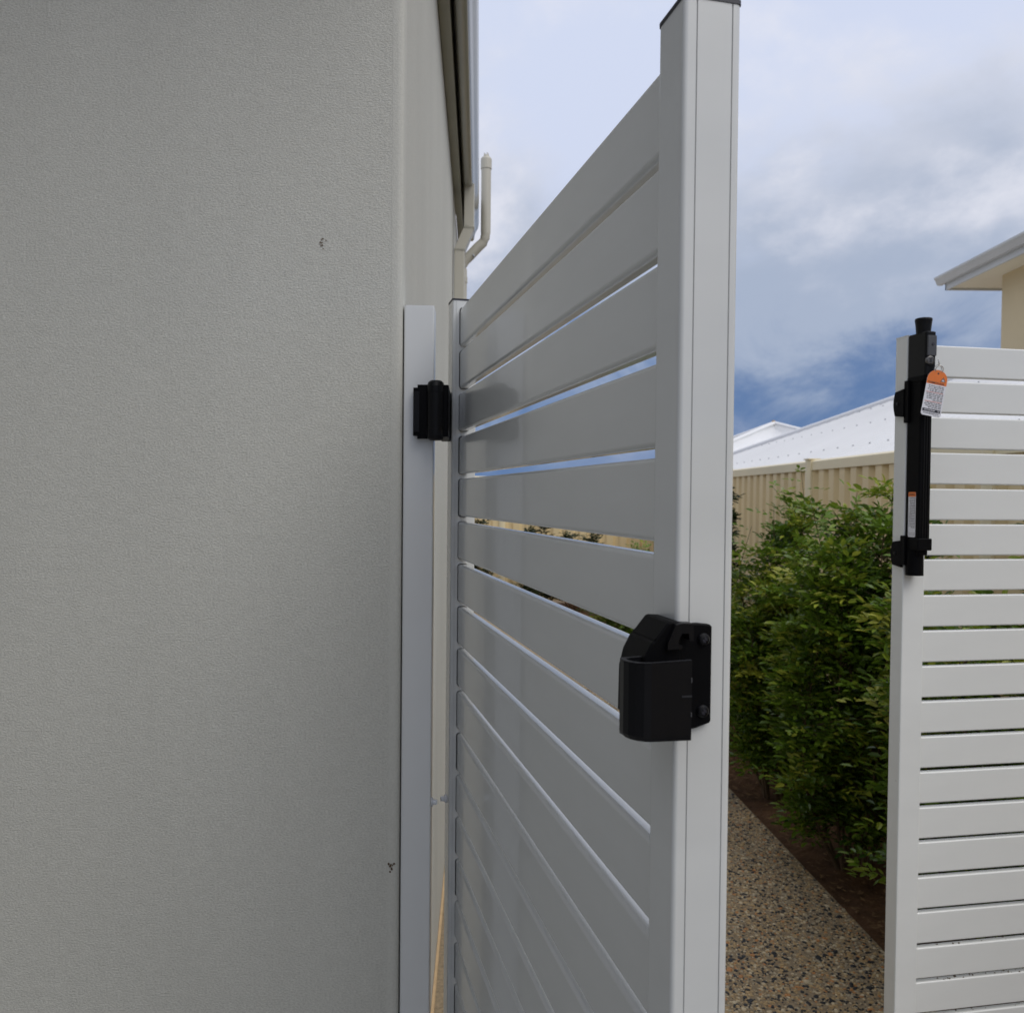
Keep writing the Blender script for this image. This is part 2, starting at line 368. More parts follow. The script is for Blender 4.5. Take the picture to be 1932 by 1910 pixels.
def bed():
    nx, ny = 26, 220; V = []; F = []
    for j in range(ny+1):
        y = -3+15.5*j/ny
        for i in range(nx+1):
            t = i/nx; x = EDGE(y)+.001+(FENX(y)+.05-EDGE(y))*t
            z = -.012+.028*math.sin(min(t*2.2, 1)*1.57)+min(1, t*7)*(.012*math.sin(5.1*y+3*t)+.008*math.sin(11.7*y+17*t)+rng.normal(0, .004))
            V.append((x, y, min(z, .035)))
    for j in range(ny):
        for i in range(nx): a = j*(nx+1)+i; F.append((a, a+1, a+nx+2, a+nx+1))
    me = raw(V, F, name='bed'); me.polygons.foreach_set('use_smooth', [True]*len(F))
    tag(link('garden_bed', me, 'soil'), kind='structure')
    # dead leaves and chips on the soil
    V = []; F = []
    for k in range(1500):
        y = rng.uniform(2.0, 6.5); x = EDGE(y)+.02+rng.random()**1.3*.7; a = rng.uniform(0, 6.28); s_ = rng.uniform(.006, .02); t = rng.uniform(-.4, .4)
        b_ = len(V); c, q = math.cos(a), math.sin(a)
        for u, v, z in ((-1, 0, 0), (0, -.45, t*.3), (1, 0, .25), (0, .45, -t*.3)):
            V.append((x+(u*c-v*q)*s_, y+(u*q+v*c)*s_, .012+(z+.3)*s_+.012*math.sin(5.1*y)))
        F.append((b_, b_+1, b_+2, b_+3))
    tag(link('leaf_litter', raw(V, F), 'leaf_litter'), 'dry brown leaf litter on the garden bed soil', 'leaf litter', kind='stuff')
bed()

# ------------------------------------------------------------------ rendered house on the left
HOUSE = empty('rendered_house', (-0.1838, 1.44, 0), R(2.14))
tag(HOUSE, 'grey beige rendered house wall with corner, eave gutter and downpipe', 'house')
HL = 3.40; HH = 2.89
def house():
    # walls: fine render, softly rounded corner; local x runs left (negative), y runs back
    r = .012; prof = [(-9, 0)]
    for i in range(6): a = R(-90+90*i/5); prof.append((-r+r*math.cos(a), r+r*math.sin(a)))
    prof += [(0, HL), (-9, HL)]
    m = MB(); m.prism(prof, Matrix(), -.05, HH); m.build('wall', 'wall_render', HOUSE)
    # added unseen block on the left, cuts sky light on the gate face
    m = MB(); m.box(-9, -1.02, -6.5, -.002, -.05, HH+.002); m.build('sky_blocker', 'blocker_grey', HOUSE)
    # thin plaster corner bead standing a touch proud of the side wall
    m = MB(); m.prism([(-.019, .0006), (-.017, -.0006), (-.009, -.0009), (-.003, -.0002), (.0006, .004), (.0012, .016), (.0008, .052), (-.004, .054), (-.012, .012)], Matrix(), -.05, HH-.002); m.build('corner_bead', 'render_fine', HOUSE)
    # two scuffs in the render
    for x, z, s_ in ((-.1285, 1.912, .0046), (-.0105, .885, .0058)):
        V = []; F = []
        for k in range(9):
            cx, cz, rr = x+rng.normal(0, s_*.5), z+rng.normal(0, s_*.9), s_*rng.uniform(.2, .45); b_ = len(V)
            V += [(cx+rr*math.cos(a_)*rng.uniform(.6, 1), -.0012-.0002*k, cz+rr*math.sin(a_)*rng.uniform(.6, 1.2)) for a_ in np.arange(7)*2*np.pi/7]; F.append(tuple(range(b_, b_+7)))
        link('scuff_mark', raw(V, F), 'bark', HOUSE)
    # fascia, slot and quad gutter along the side and the front
    def run(nm, prof_pts, m_, y0, y1, parent=HOUSE, M=Matrix()):
        q = MB(); q.prism(prof_pts, M @ AX_Y, -y1, -y0, smooth=50); return q.build(nm, m_, parent)
    fas = [(0.002, HH-.004), (.034, HH-.012), (.034, HH+.17), (.002, HH+.17)]
    gut = [(.046, HH+.16), (.046, HH+.018), (.052, HH+.010), (.082, HH+.010), (.088, HH+.014), (.092, HH+.030)]
    for i in range(9): a = R(200-170*i/8+0); gut.append((.104+.012*math.cos(a)*1.0, HH+.085+.060*-math.cos(R(180*i/8))+0*a))
    gut = [(.046, HH+.16), (.046, HH+.016), (.054, HH+.008), (.080, HH+.008), (.088, HH+.016), (.093, HH+.045), (.100, HH+.062), (.108, HH+.075), (.113, HH+.095), (.115, HH+.115), (.113, HH+.135), (.107, HH+.148), (.098, HH+.15), (.096, HH+.14), (.060, HH+.135), (.056, HH+.16)]
    run('fascia', fas, 'fascia_trim', -.60, HL-.02); run('gutter', gut, 'gutter_metal', -.62, HL-.03)
    # slope of the roof
    m = MB(); e = .06
    a, b_, c, d = (e, -.6, HH+.165), (e, HL, HH+.165), (-4, HL-2, HH+1.9), (-4, 1.4, HH+1.9)
    m.quad(a, b_, c, d); m.quad((-9, -.6, HH+.165), a, d, (-9, 1.4, HH+1.9)); m.quad((-9, -.6, HH+.16), (-9, HL, HH+.16), (e, HL, HH+.16), (e, -.6, HH+.16))
    m.quad(b_, (-9, HL, HH+.165), (-9, HL-2, HH+1.9), c); m.build('roof', 'roof_grey', HOUSE)
    # rectangular downpipe with a set back to the wall
    def rect_pipe(pts, w_, d_):
        q = MB(); n = len(pts)
        for i in range(n-1):
            p0, p1 = Vector(pts[i]), Vector(pts[i+1]); t = (p1-p0); h = t.length; t.normalize()
            yv = Vector((0, 1, 0)); xv = yv.cross(t).normalized(); M = Matrix((xv.to_4d(), yv.to_4d(), t.to_4d(), (0, 0, 0, 1))).transposed(); M.translation = p0
            q.prism(rrect(-w_/2, w_/2, -d_/2, d_/2, .004, 3), M, -.004*(i > 0), h+.004*(i < n-2))
        return q
    dx, dy = .072, 2.56
    dp = rect_pipe([(dx, dy, HH+.02), (dx, dy, HH-.175), (.030, dy, HH-.275), (.030, dy, .05)], .046, .075).build('downpipe', 'cream_trim', HOUSE)
    for x_, z_ in ((dx, HH-.175), (.030, HH-.275)):
        q = MB(); q.prism(rrect(x_-.0245, x_+.0245, dy-.039, dy+.039, .004, 3), Matrix(), z_-.004, z_+.003); q.build('joint', 'fascia_trim', dp)
    # round vent pipe stepping out round the gutter
    vy = 3.10; x0, x1 = .030, .150; r_ = .0255; q = MB(); zb = HH-.155
    pts = [(x0, vy, .05), (x0, vy, zb-.06), (x0+.004, vy, zb-.035), (x0+.018, vy, zb-.012), (x0+.034, vy, zb+.004), (x1-.034, vy, zb+.060), (x1-.014, vy, zb+.078), (x1-.003, vy, zb+.104), (x1, vy, zb+.13), (x1, vy, HH+.345)]
    q.tube(pts, r_, 18); vp = q.build('vent_pipe', 'cream_trim', HOUSE)
    q = MB(); q.lathe((x1, vy, HH+.30), [(r_+.003, 0), (r_+.003, .050), (r_*.95, .058), (r_*.6, .062), (r_*.55, .070), (.004, .074)], 18); q.build('vent_cap', 'cream_trim', vp)
    for k in range(4):
        a = k*math.pi/2+.4; q = MB(); q.cyl((x1+.011*math.cos(a), vy+.011*math.sin(a), HH+.360), (0, 0, 1), .0035, .002, .022, 8); q.build('vent_prong', 'cream_trim', vp)
    q = MB(); q.lathe((x0, vy, zb-.13), [(r_+.003, 0), (r_+.003, .03), (r_+.001, .032)], 18); q.build('collar', 'cream_trim', vp)
    q = MB(); q.lathe((x0+.055, vy-.018, zb+.012), [(.006, 0), (.006, .016), (.002, .018)], 10, (.6, -.4, -1)); q.build('bracket_bolt', 'screw_grey', vp)
    # filler strip where wall meets the path
    q = MB(); q.prism([(.001, -.02), (.0115, -.02), (.011, .004), (.009, .007), (.001, .008)], AX_Y, -HL, -.06); q.build('filler_strip', 'foam_strip', HOUSE)
house()

# ------------------------------------------------------------------ wall post beside the house corner
def stile_profile(x0, x1, y0, y1, r=.003, grooves=()):
    """rounded tube profile; grooves=(y,...) cut in the +x face"""
    base = rrect(x0, x1, y0, y1, r, 4); out = []
    for i, pnt in enumerate(base):
        out.append(pnt)
        if i == 4:
            for gy in sorted(grooves): out += [(x1, gy-.0005), (x1-.0012, gy-.0004), (x1-.0012, gy+.0004), (x1, gy+.0005)]
    return out
POST = empty('wall_post', (-0.181, 1.447, 0), R(2.6))
tag(POST, 'slim white square metal post fixed beside the rendered wall corner', 'post')
POST_TOP = EYE+.3155
m = MB(); m.prism(stile_profile(0, .050, 0, .050, .003), Matrix(), 0, POST_TOP-.003); m.build('shaft', 'post_white', POST)
m = MB(); m.prism(rrect(.0005, .0495, .0005, .0495, .003), Matrix(), POST_TOP-.003, POST_TOP); m.build('cap', 'post_white', POST)
m = MB(); m.lathe((.050, .020, EYE-.516), [(.0075, 0), (.0075, .0025), (.0045, .003), (.0045, .009), (.003, .010)], 14, (1, 0, 0)); m.build('bumper', 'white_plastic', POST)

# ------------------------------------------------------------------ open slat gate
PITCH = .074; SLH = .065; SLT = .016; NS = 24
GW, SWD, STT = .9014, .0436, .0424; REC = (STT-SLT)/2
u = Vector((math.sin(.2345), -math.cos(.2345)))
GATE = empty('slat_gate', (-0.0932, 1.5217, 0), math.atan2(u.y, u.x))
tag(GATE, 'open white horizontal slat gate with black latch receiver, swung in front of the rendered wall', 'gate')
GT = EYE+.3274
slat_me = MB()
slat_me.prism(rrect(0, SLT, 0, SLH, .0046, 5), AX_X, -.030, GW+.012); slat_mesh = slat_me.mesh('slat')
slat_mesh.materials.append(MATS['powder_white'])
for i in range(NS):
    dz, dy = rng.normal(0, .0003), rng.normal(0, .00025)
    o = link('slat', slat_mesh, None, GATE, T(0, dy, GT-SLH-i*PITCH+dz))
zb, zt = .03, GT+.013
def hinge_stile():
    m = MB(); y0, y1 = -REC, SLT+REC; r = .003
    # three closed sides (open towards +x), then the punched face
    prof = []
    full = rrect(-SWD, 0, y0, y1, r, 4)      # starts at (+x, y0) corner
    prof = full[4:] + full[:5]
    # order: after first corner arc end (x=0,y0+r) ... we need open at +x face: from (0,y1-r) round to (0,y0+r)
    arc = full[5:] + full[:5]
    m.prism(arc, Matrix(), zb, zt, closed=False, caps=False)
    c = .0011; hy0, hy1 = -c, SLT+c; cells = []
    top = zt; x = 0.0
    ZC = [GT+(PITCH-SLH)/2-i*PITCH for i in range(NS+1)]
    Y0, Y1 = y0+r, y1-r
    m.quad((x, Y0, ZC[0]), (x, Y1, ZC[0]), (x, Y1, zt), (x, Y0, zt)); m.quad((x, Y0, zb), (x, Y1, zb), (x, Y1, ZC[-1]), (x, Y0, ZC[-1]))
    gy = Y0+.004
    for i in range(NS):
        zt_, zb_ = ZC[i], ZC[i+1]; s0, s1 = GT-SLH-i*PITCH-c, GT-i*PITCH+c
        inner = rrect(hy0, hy1, s0, s1, .0055, 4); b0 = len(m.V)
        for (yy, zz) in inner: m.V.append(Vector((x, yy, zz)))
        for (yy, zz) in inner: m.V.append(Vector((x-.0018, yy, zz)))
        oc = len(m.V); m.V += [Vector((x, Y1, zb_)), Vector((x, Y1, zt_)), Vector((x, Y0, zt_)), Vector((x, Y0, zb_))]
        n = len(inner); k = 5
        for q in range(4):
            for j in range(4): a = b0+q*k+j; m.face((oc+q, a+1, a))
            a = b0+q*k+4; b2 = b0+((q+1) % 4)*k; m.face((oc+q, oc+(q+1) % 4, b2, a))
        for j in range(n):
            j2 = (j+1) % n; m.face((b0+j, b0+j2, b0+n+j2, b0+n+j))
    return m
hinge_stile().build('hinge_stile', 'powder_white', GATE)
m = MB(); m.prism(rrect(.0, .0009, -REC+.0065, -REC+.0069, .0001, 1), Matrix(), zb, zt); m.build('seam', 'powder_white', GATE)
m = MB(); m.prism(rrect(-SWD-.0006, .0006, -REC-.0006, SLT+REC+.0006, .003), Matrix(), zt, zt+.003); m.build('end_cap', 'black_cap', GATE)
m = MB(); m.prism(stile_profile(GW, GW+SWD, -REC, SLT+REC, .0034, (-REC+.0095, SLT+REC-.0066)), Matrix(), zb, zt); m.build('latch_stile', 'powder_white', GATE)
m = MB(); m.prism(rrect(GW-.0006, GW+SWD+.0006, -REC-.0006, SLT+REC+.0006, .0034), Matrix(), zt, zt+.003); m.build('end_cap', 'black_cap', GATE)
m = MB(); m.lathe((-.030, -REC, EYE-.537), [(.0075, 0), (.0075, .0025), (.0045, .003), (.0045, .009), (.003, .010)], 14, (0, -1, 0)); m.build('bumper', 'white_plastic', GATE)

def receiver():
    """black latch receiver on the free end. a: across end face (0 at front corner), b: out from end, c: height relative to eye"""
    def P(a, b_, c): return (GW+SWD+b_, -REC+a, EYE+c)
    FR = Matrix.Translation((GW+SWD, -REC, EYE)) @ Matrix(((0, 1, 0, 0), (1, 0, 0, 0), (0, 0, 1, 0), (0, 0, 0, 1)))  # (a,b,c)->gate, mirrored
    def ext(poly_ab, c0, c1, q, bev=0):
        # build from (a,b) outline, orientation fixed for the mirrored frame
        V0 = len(q.V); n = len(poly_ab)
        area = sum(poly_ab[i][0]*poly_ab[(i+1) % n][1]-poly_ab[(i+1) % n][0]*poly_ab[i][1] for i in range(n))
        pl = poly_ab if area < 0 else poly_ab[::-1]
        lev = [(c0, bev), (c0+bev, 0), (c1-bev, 0), (c1, bev)] if bev else [(c0, 0), (c1, 0)]
        ca = sum(p_[0] for p_ in pl)/n; cb = sum(p_[1] for p_ in pl)/n
        for c, inset in lev:
            for a, b_ in pl:
                k = 1-inset/max(.008, math.hypot(a-ca, b_-cb)) if inset else 1
                q.V.append(Vector(P(ca+(a-ca)*k, cb+(b_-cb)*k, c)))
        for l in range(len(lev)-1):
            for i in range(n): j = (i+1) % n; q.face((V0+l*n+i, V0+l*n+j, V0+(l+1)*n+j, V0+(l+1)*n+i))
        q.face(tuple(V0+i for i in reversed(range(n)))); q.face(tuple(V0+(len(lev)-1)*n+i for i in range(n)))
    rcv = empty('latch_receiver'); rcv.parent = GATE
    rcv['label'] = 'black plastic latch receiver screwed to the free end of the gate'
    mm = .001
    # back plate on the end face, top edge dished
    q = MB(); top = [(-3, -86.5), (6, -85.2), (15, -85), (23, -86), (24.6, -87.5)]; bot = [(24.6, -152.5), (23.8, -154), (14, -157.0), (-3, -160)]
    pl = [(a*mm, c*mm) for a, c in top+bot]; V0 = len(q.V); n = len(pl)
    for b_, ins in ((.0, 0), (.0042, 0), (.0050, .0009)):
        for a, c in pl: q.V.append(Vector(P(a-ins*(1 if a > .01 else 0), b_, c-ins*(1 if c > -.12 else -1))))
    for l in range(2):
        for i in range(n): j = (i+1) % n; q.face((V0+l*n+j, V0+l*n+i, V0+(l+1)*n+i, V0+(l+1)*n+j))
    q.face(tuple(V0+2*n+i for i in reversed(range(n)))); q.build('back_plate', 'black_plastic', rcv)
    # screws
    for c in (-.0960, -.1455):
        q = MB(); q.lathe(P(.0180, .005, c), [(.0046, 0), (.0044, .0012), (.0034, .0024), (.0015, .0030)], 18, (1, 0, 0)); s_ = q.build('screw', 'black_satin', rcv)
        q = MB()
        for a in (0, 90, 45):
            M = Matrix.Translation(P(.0180, .0079, c)) @ Matrix.Rotation(R(a), 4, 'X'); q.prism([(0, -.0019), (.0003, -.0019), (.0003, .0019), (0, .0019)], M, -.00035, .00035)
        q.build('drive_slot', 'print_black', s_)
    # cup: U shaped wall open at the top and towards the plate
    outer = [(-1.5, 29.5), (-29.5, 29.0), (-34.0, 27.6), (-38.5, 24.0), (-41.5, 19.0), (-43.0, 13.5), (-42.8, 6.0), (-41.5, 3.0), (-2.0, 3.0)]
    inner = [(-2.0, 6.0), (-38.6, 6.0), (-39.4, 8.0), (-39.6, 13.5), (-38.4, 18.0), (-35.8, 22.0), (-32.4, 24.8), (-28.8, 26.0), (-1.5, 26.5)]
    q = MB(); c0, c1 = -.158, -.1055; n = len(outer); V0 = len(q.V)
    def rim(a): return c1 - .0015*(1-(a+38)/38)
    for lst in (outer, inner):
        for zz in (0, 1, 2):
            for a, b_ in lst:
                ins = 0
                if lst is outer and zz == 0: ins = .0025
                ca, cb = -.018, .015; aa, bb = a*mm, b_*mm
                if ins and aa < -.004 and bb > .004: aa += (ca-aa)*.07; bb += (cb-bb)*.07
                q.V.append(Vector(P(aa, bb, (c0, c0+.003, rim(a)-.0)[zz])))
    o3 = 3*n
    for l in range(2):
        for i in range(n-1):
            q.face((V0+l*n+i, V0+(l+1)*n+i, V0+(l+1)*n+i+1, V0+l*n+i+1))
            a0 = V0+o3+l*n
            q.face((a0+i, a0+n+i, a0+n+i+1, a0+i+1))
    for i in range(n-1): q.face((V0+2*n+i, V0+o3+2*n+n-1-i, V0+o3+2*n+n-2-i, V0+2*n+i+1))
    for e, f_ in ((0, n-1), (n-1, 0)):
        for l in range(2): q.face((V0+l*n+e, V0+(l+1)*n+e, V0+o3+(l+1)*n+f_, V0+o3+l*n+f_))
    q.face(tuple(V0+i for i in range(n)))
    me = q.mesh('cup')
    import bmesh
    bm = bmesh.new(); bm.from_mesh(me); bmesh.ops.recalc_face_normals(bm, faces=bm.faces); bm.to_mesh(me); bm.free()
    for p_ in me.polygons: p_.use_smooth = False
    cup = link('cup', me, 'black_satin', rcv)
    q = MB()
    for i in range(n-1):
        (a0_, b0_), (a1_, b1_) = outer[i], outer[i+1]; (a2_, b2_), (a3_, b3_) = inner[n-2-i], inner[n-1-i]
        q.quad(P(a0_*mm, b0_*mm, rim(a0_)+.0003), P(a3_*mm, b3_*mm, rim(a3_)+.0003), P(a2_*mm, b2_*mm, rim(a2_)+.0003), P(a1_*mm, b1_*mm, rim(a1_)+.0003))
    q.build('rim', 'rim_sheen_black', cup)  # paler overlay, highlight along the rim put into the colour
    q = MB(); ext([(-.0085, .0292), (-.0016, .0293), (-.0016, .0302), (-.0085, .0300)], -.1295, -.1283, q); q.build('mould_line', 'rim_sheen_black', cup)
    q = MB(); ext([(-.0021, .0293), (-.0014, .0293), (-.0014, .0299), (-.0021, .0299)], -.1200, -.1168, q); ext([(-.0021, .0293), (-.0014, .0293), (-.0014, .0299), (-.0021, .0299)], -.1425, -.1395, q); q.build('clip_mark', 'grey_plastic', cup)
    # wedge arm wrapping round onto the gate face
    sec = [(-1, -83), (-8.5, -82.5), (-10.5, -83.2), (-20.5, -95.5), (-22, -96.5), (-27, -106), (-30, -118), (-30.5, -150), (-1, -150)]
    q = MB(); V0 = len(q.V); n = len(sec)
    for b_, k in ((-.030, 0), (.0095, 0), (.0108, 1)):
        for a, c in sec: q.V.append(Vector(P((a+k*(-.9 if a > -3 else 0.9))*mm, b_+0.0, (c-k*.9)*mm)))
    for l in range(2):
        for i in range(n): j = (i+1) % n; q.face((V0+l*n+i, V0+l*n+j, V0+(l+1)*n+j, V0+(l+1)*n+i))
    q.face(tuple(V0+i for i in reversed(range(n)))); q.face(tuple(V0+2*n+i for i in range(n)))
    me = q.mesh('wedge'); bm = bmesh.new(); bm.from_mesh(me); bmesh.ops.recalc_face_normals(bm, faces=bm.faces); bm.to_mesh(me); bm.free()
    for p_ in me.polygons: p_.use_smooth = False
    wd = link('wedge_arm', me, 'black_plastic', rcv)
    # seam along the slope and the hooked lip at its front
    q = MB(); d = Vector((-13.5, -13.7)).normalized()
    q.V += []
    V0 = len(q.V)
    for b_ in (-.0305, .0104):
        for a, c in ((-18.6, -93.4), (-19.8, -94.8), (-20.2, -94.4), (-19.0, -93.0)): q.V.append(Vector(P(a*mm, b_, c*mm)))
    for i in range(4): j = (i+1) % 4; q.face((V0+i, V0+j, V0+4+j, V0+4+i))
    q.face((V0, V0+3, V0+2, V0+1)); q.face((V0+4, V0+5, V0+6, V0+7)); q.build('seam_line', 'black_plastic', wd)
    lip = [(-1, -79.5), (5.5, -79.8), (6.2, -81), (6.4, -91.5), (3.4, -91.2), (2.6, -86.3), (-2.2, -86.3), (-4.4, -91), (-4.8, -94), (-1.5, -94.6), (-2, -96.5), (-12.5, -97), (-12, -92), (-6.5, -80.5)]
    q = MB(); V0 = len(q.V); n = len(lip)
    for b_, k in ((.0060, 0), (.0140, 0), (.0148, 1)):
        for a, c in lip: q.V.append(Vector(P(a*mm, b_, (c-3.5-.3*k)*mm)))
    for l in range(2):
        for i in range(n): j = (i+1) % n; q.face((V0+l*n+i, V0+l*n+j, V0+(l+1)*n+j, V0+(l+1)*n+i))
    q.face(tuple(V0+2*n+i for i in range(n))); q.face(tuple(V0+i for i in reversed(range(n))))
    me = q.mesh('lip'); bm = bmesh.new(); bm.from_mesh(me); bmesh.ops.recalc_face_normals(bm, faces=bm.faces); bm.to_mesh(me); bm.free()
    for p_ in me.polygons: p_.use_smooth = False
    link('hook_lip', me, 'black_satin', wd)
receiver()

# ------------------------------------------------------------------ gate hinge
HNG = empty('gate_hinge', (-0.126, 1.4275, EYE+.094), R(2.6))
tag(HNG, 'black plastic hinge joining the slat gate to the slim wall post', 'hinge')
q = MB(); q.prism(rrect(-.037, -.004, .0045, .0195, .003), Matrix(), .006, .084); lf = q.build('post_leaf', 'black_plastic', HNG)
q = MB(); q.prism(rrect(-.0355, -.026, .0025, .006, .001, 2), Matrix(), .012, .078); q.build('cover_strip', 'black_satin', lf)
q = MB(); q.prism([(-.030, -.0005+.006), (-.010, -.001+.006), (-.010, .012), (-.030, .012)], Matrix(), .001, .089); q.build('leaf_rim', 'black_plastic', lf)
q = MB(); q.lathe((0, 0, 0), [(.009, -.002), (.0125, .0), (.0142, .006), (.0142, .016), (.0136, .0165), (.0136, .076), (.0142, .0765), (.0142, .086), (.0125, .092), (.009, .095)], 24); q.build('barrel', 'black_satin', HNG)
q = MB(); q.prism(rrect(.006, .021, -.004, .120, .003), Matrix(), .004, .088); q.build('gate_leaf', 'black_plastic', HNG)

# ------------------------------------------------------------------ right slat panel with tall latch
ph = 1.3825; d2 = Vector((math.sin(ph), math.cos(ph)))
PANEL = empty('slat_fence_panel', (0.8027, 1.7899, 0), math.atan2(d2.y, d2.x))
tag(PANEL, 'white horizontal slat fence panel carrying the tall black latch', 'fence panel')
# local x along panel, local y away from camera
PW, PD, PT = .0498, .0383, EYE+.323; PREC = (PD-SLT)/2; PLEN = 1.46
m = MB(); m.prism(stile_profile(0, PW, 0, PD, .0026), Matrix(), .02, PT+.0135); m.build('post', 'panel_white', PANEL)
m = MB(); m.prism(rrect(-.0004, PW+.0004, -.0004, PD+.0004, .0026), Matrix(), PT+.0135, PT+.0155); m.build('post_cap', 'panel_white', PANEL)
m = MB(); m.prism(stile_profile(PLEN, PLEN+PW, 0, PD, .0026), Matrix(), .02, PT+.0135); m.build('post', 'panel_white', PANEL)
ps = MB(); ps.prism(rrect(PREC, PREC+SLT, 0, SLH, .003, 4), AX_X, PW-.004, PLEN+.004); pmesh = ps.mesh('slat'); pmesh.materials.append(MATS['panel_white'])
for i in range(NS): link('slat', pmesh, None, PANEL, T(0, rng.normal(0, .0003), PT-SLH-i*PITCH+rng.normal(0, .0003)))
# dirt lodged on the low slats
V = []; F = []
for k in range(130):
    i = random.choice([17, 18, 18, 18, 19]); x = random.uniform(.1, .75); s_ = random.uniform(.0008, .0026); z = PT-i*PITCH+.0005; y = PREC+random.uniform(.002, .012); b_ = len(V)
    for a in range(5): V.append((x+s_*math.cos(a*1.257), y+s_*.8*math.sin(a*1.257), z))
    V.append((x, y, z+s_*.9))
    for a in range(5): F.append((b_+a, b_+(a+1) % 5, b_+5))
tag(link('grit', raw(V, F), 'bark', PANEL), kind='stuff')

LATCH = empty('latch'); LATCH.parent = PANEL; LATCH['label'] = 'tall black key locking gate latch with lift knob'
def FRM(a, n): return (a, -n)      # a along panel, n out towards camera
def latch():
    E_ = EYE
    def prism_an(nm, pts, z0, z1, m_, parent=LATCH, bev=.0015):
        pl = [(a, -n) for a, n in pts]; n_ = len(pl)
        area = sum(pl[i][0]*pl[(i+1) % n_][1]-pl[(i+1) % n_][0]*pl[i][1] for i in range(n_))
        if area < 0: pl = pl[::-1]
        q = MB(); ca = sum(p_[0] for p_ in pl)/n_; cb = sum(p_[1] for p_ in pl)/n_; lev = [(z0, .94), (z0+bev, 1), (z1-bev, 1), (z1, .94)]
        for z, k in lev:
            for a, b_ in pl: q.V.append(Vector((ca+(a-ca)*k, cb+(b_-cb)*k, E_+z)))
        for l in range(3):
            for i in range(n_): j = (i+1) % n_; q.face((l*n_+i, l*n_+j, (l+1)*n_+j, (l+1)*n_+i))
        q.face(tuple(reversed(range(n_)))); q.face(tuple(3*n_+i for i in range(n_))); return q.build(nm, m_, parent)
    rr = lambda a0, a1, n0, n1, r: [(p_[0], p_[1]) for p_ in rrect(a0, a1, n0, n1, r, 3)]
    hs = prism_an('head', rr(.0005, .0235, .0005, .0590, .005), .250, .3365, 'black_satin')
    prism_an('head_collar', rr(.0002, .0245, .0003, .0570, .004), .240, .252, 'black_plastic', hs)
    prism_an('body', rr(.0015, .0275, .0006, .0450, .004), -.078, .248, 'black_plastic')
    # ribs down the front of the body
    for a in (.009, .0145, .020): prism_an('rib', rr(a, a+.0025, .0445, .0462, .0006), -.074, .225, 'black_satin', bev=.0006)
    lc = prism_an('lower_collar', rr(-.0015, .031, .0004, .0480, .003), -.098, -.074, 'black_plastic')
    prism_an('step', rr(.006, .027, .012, .040, .003), -.108, -.097, 'black_plastic', lc)
    q = MB(); q.cyl((.014, -.017, E_-.150), (0, 0, 1), .0172, .0165, .056, 20); q.build('bolt_tube', 'black_plastic', LATCH)
    # grey key panel with lock barrel and screw
    kp = prism_an('key_panel', rr(.0030, .0230, .0560, .0612, .002), .288, .328, 'grey_plastic')
    q = MB(); q.cyl((.0140, -.0612, E_+.311), (0, -1, 0), .0030, .0030, .0010, 12); q.build('screw', 'print_black', kp)
    q = MB(); q.lathe((.0085, -.0575, E_+.2785), [(.0085, 0), (.0085, .0052), (.0066, .0064), (.0064, .0055), (.001, .0055)], 20, (-.1, -1, 0)); lk = q.build('lock_barrel', 'dark_steel', LATCH)
    q = MB(); q.prism(rrect(.0078, .0092, 0.2745, .2825, .0005, 2), Matrix.Translation((0, -.0648, E_)) @ AX_Y, 0, .0008); q.build('keyway', 'print_black', lk)
    # lift knob, flared towards the top
    q = MB(); q.lathe((.0120, -.0335, E_+.3355), [(.0135, 0), (.0138, .003), (.0152, .018), (.0166, .027), (.0160, .030), (.0135, .0310)], 22)
    me = q.mesh('knob')
    link('knob', me, 'black_satin', LATCH)
    # brackets on the side face of the post
    for z0, z1 in ((.176, .225), (-.131, -.084)):
        q = MB(); pts = []
        n = 12
        for side in (0, 1):
            ring = [(-.0305, z0+.004), (-.0350, z0+.010)] ; ring = []
            for i in range(n+1): a = math.pi*i/n; ring.append((-.0335+.0055*(1-math.sin(a)) , z0+(z1-z0)*i/n))
            ring = [(0.0, z0-.004)]+ring+[(0.0, z1+.004)]
            for (yy, zz) in ring: q.V.append(Vector((-.0062*(side == 1)-.0002, -yy, E_+zz)))
        k = n+3
        for i in range(k): j = (i+1) % k; q.face((i, j, k+j, k+i))
        q.face(tuple(range(k))); q.face(tuple(k+i for i in reversed(range(k))))
        me = q.mesh('bracket'); import bmesh as bmm
        bm = bmm.new(); bm.from_mesh(me); bmm.ops.recalc_face_normals(bm, faces=bm.faces); bm.to_mesh(me); bm.free()
        for p_ in me.polygons: p_.use_smooth = False
        br = link('bracket', me, 'black_plastic', LATCH)
        q = MB(); q.lathe((-.0062, .019, E_+(z0+z1)/2), [(.004, 0), (.0036, .0015), (.001, .002)], 12, (-1, 0, 0)); q.build('screw', 'black_satin', br)
    prism_an('side_plate', rr(-.0042, .001, -.002, .012, .001), .160, .245, 'black_plastic')
    prism_an('side_plate', rr(-.0062, .001, -.003, .012, .001), -.160+.03, -.070, 'black_plastic')
latch()

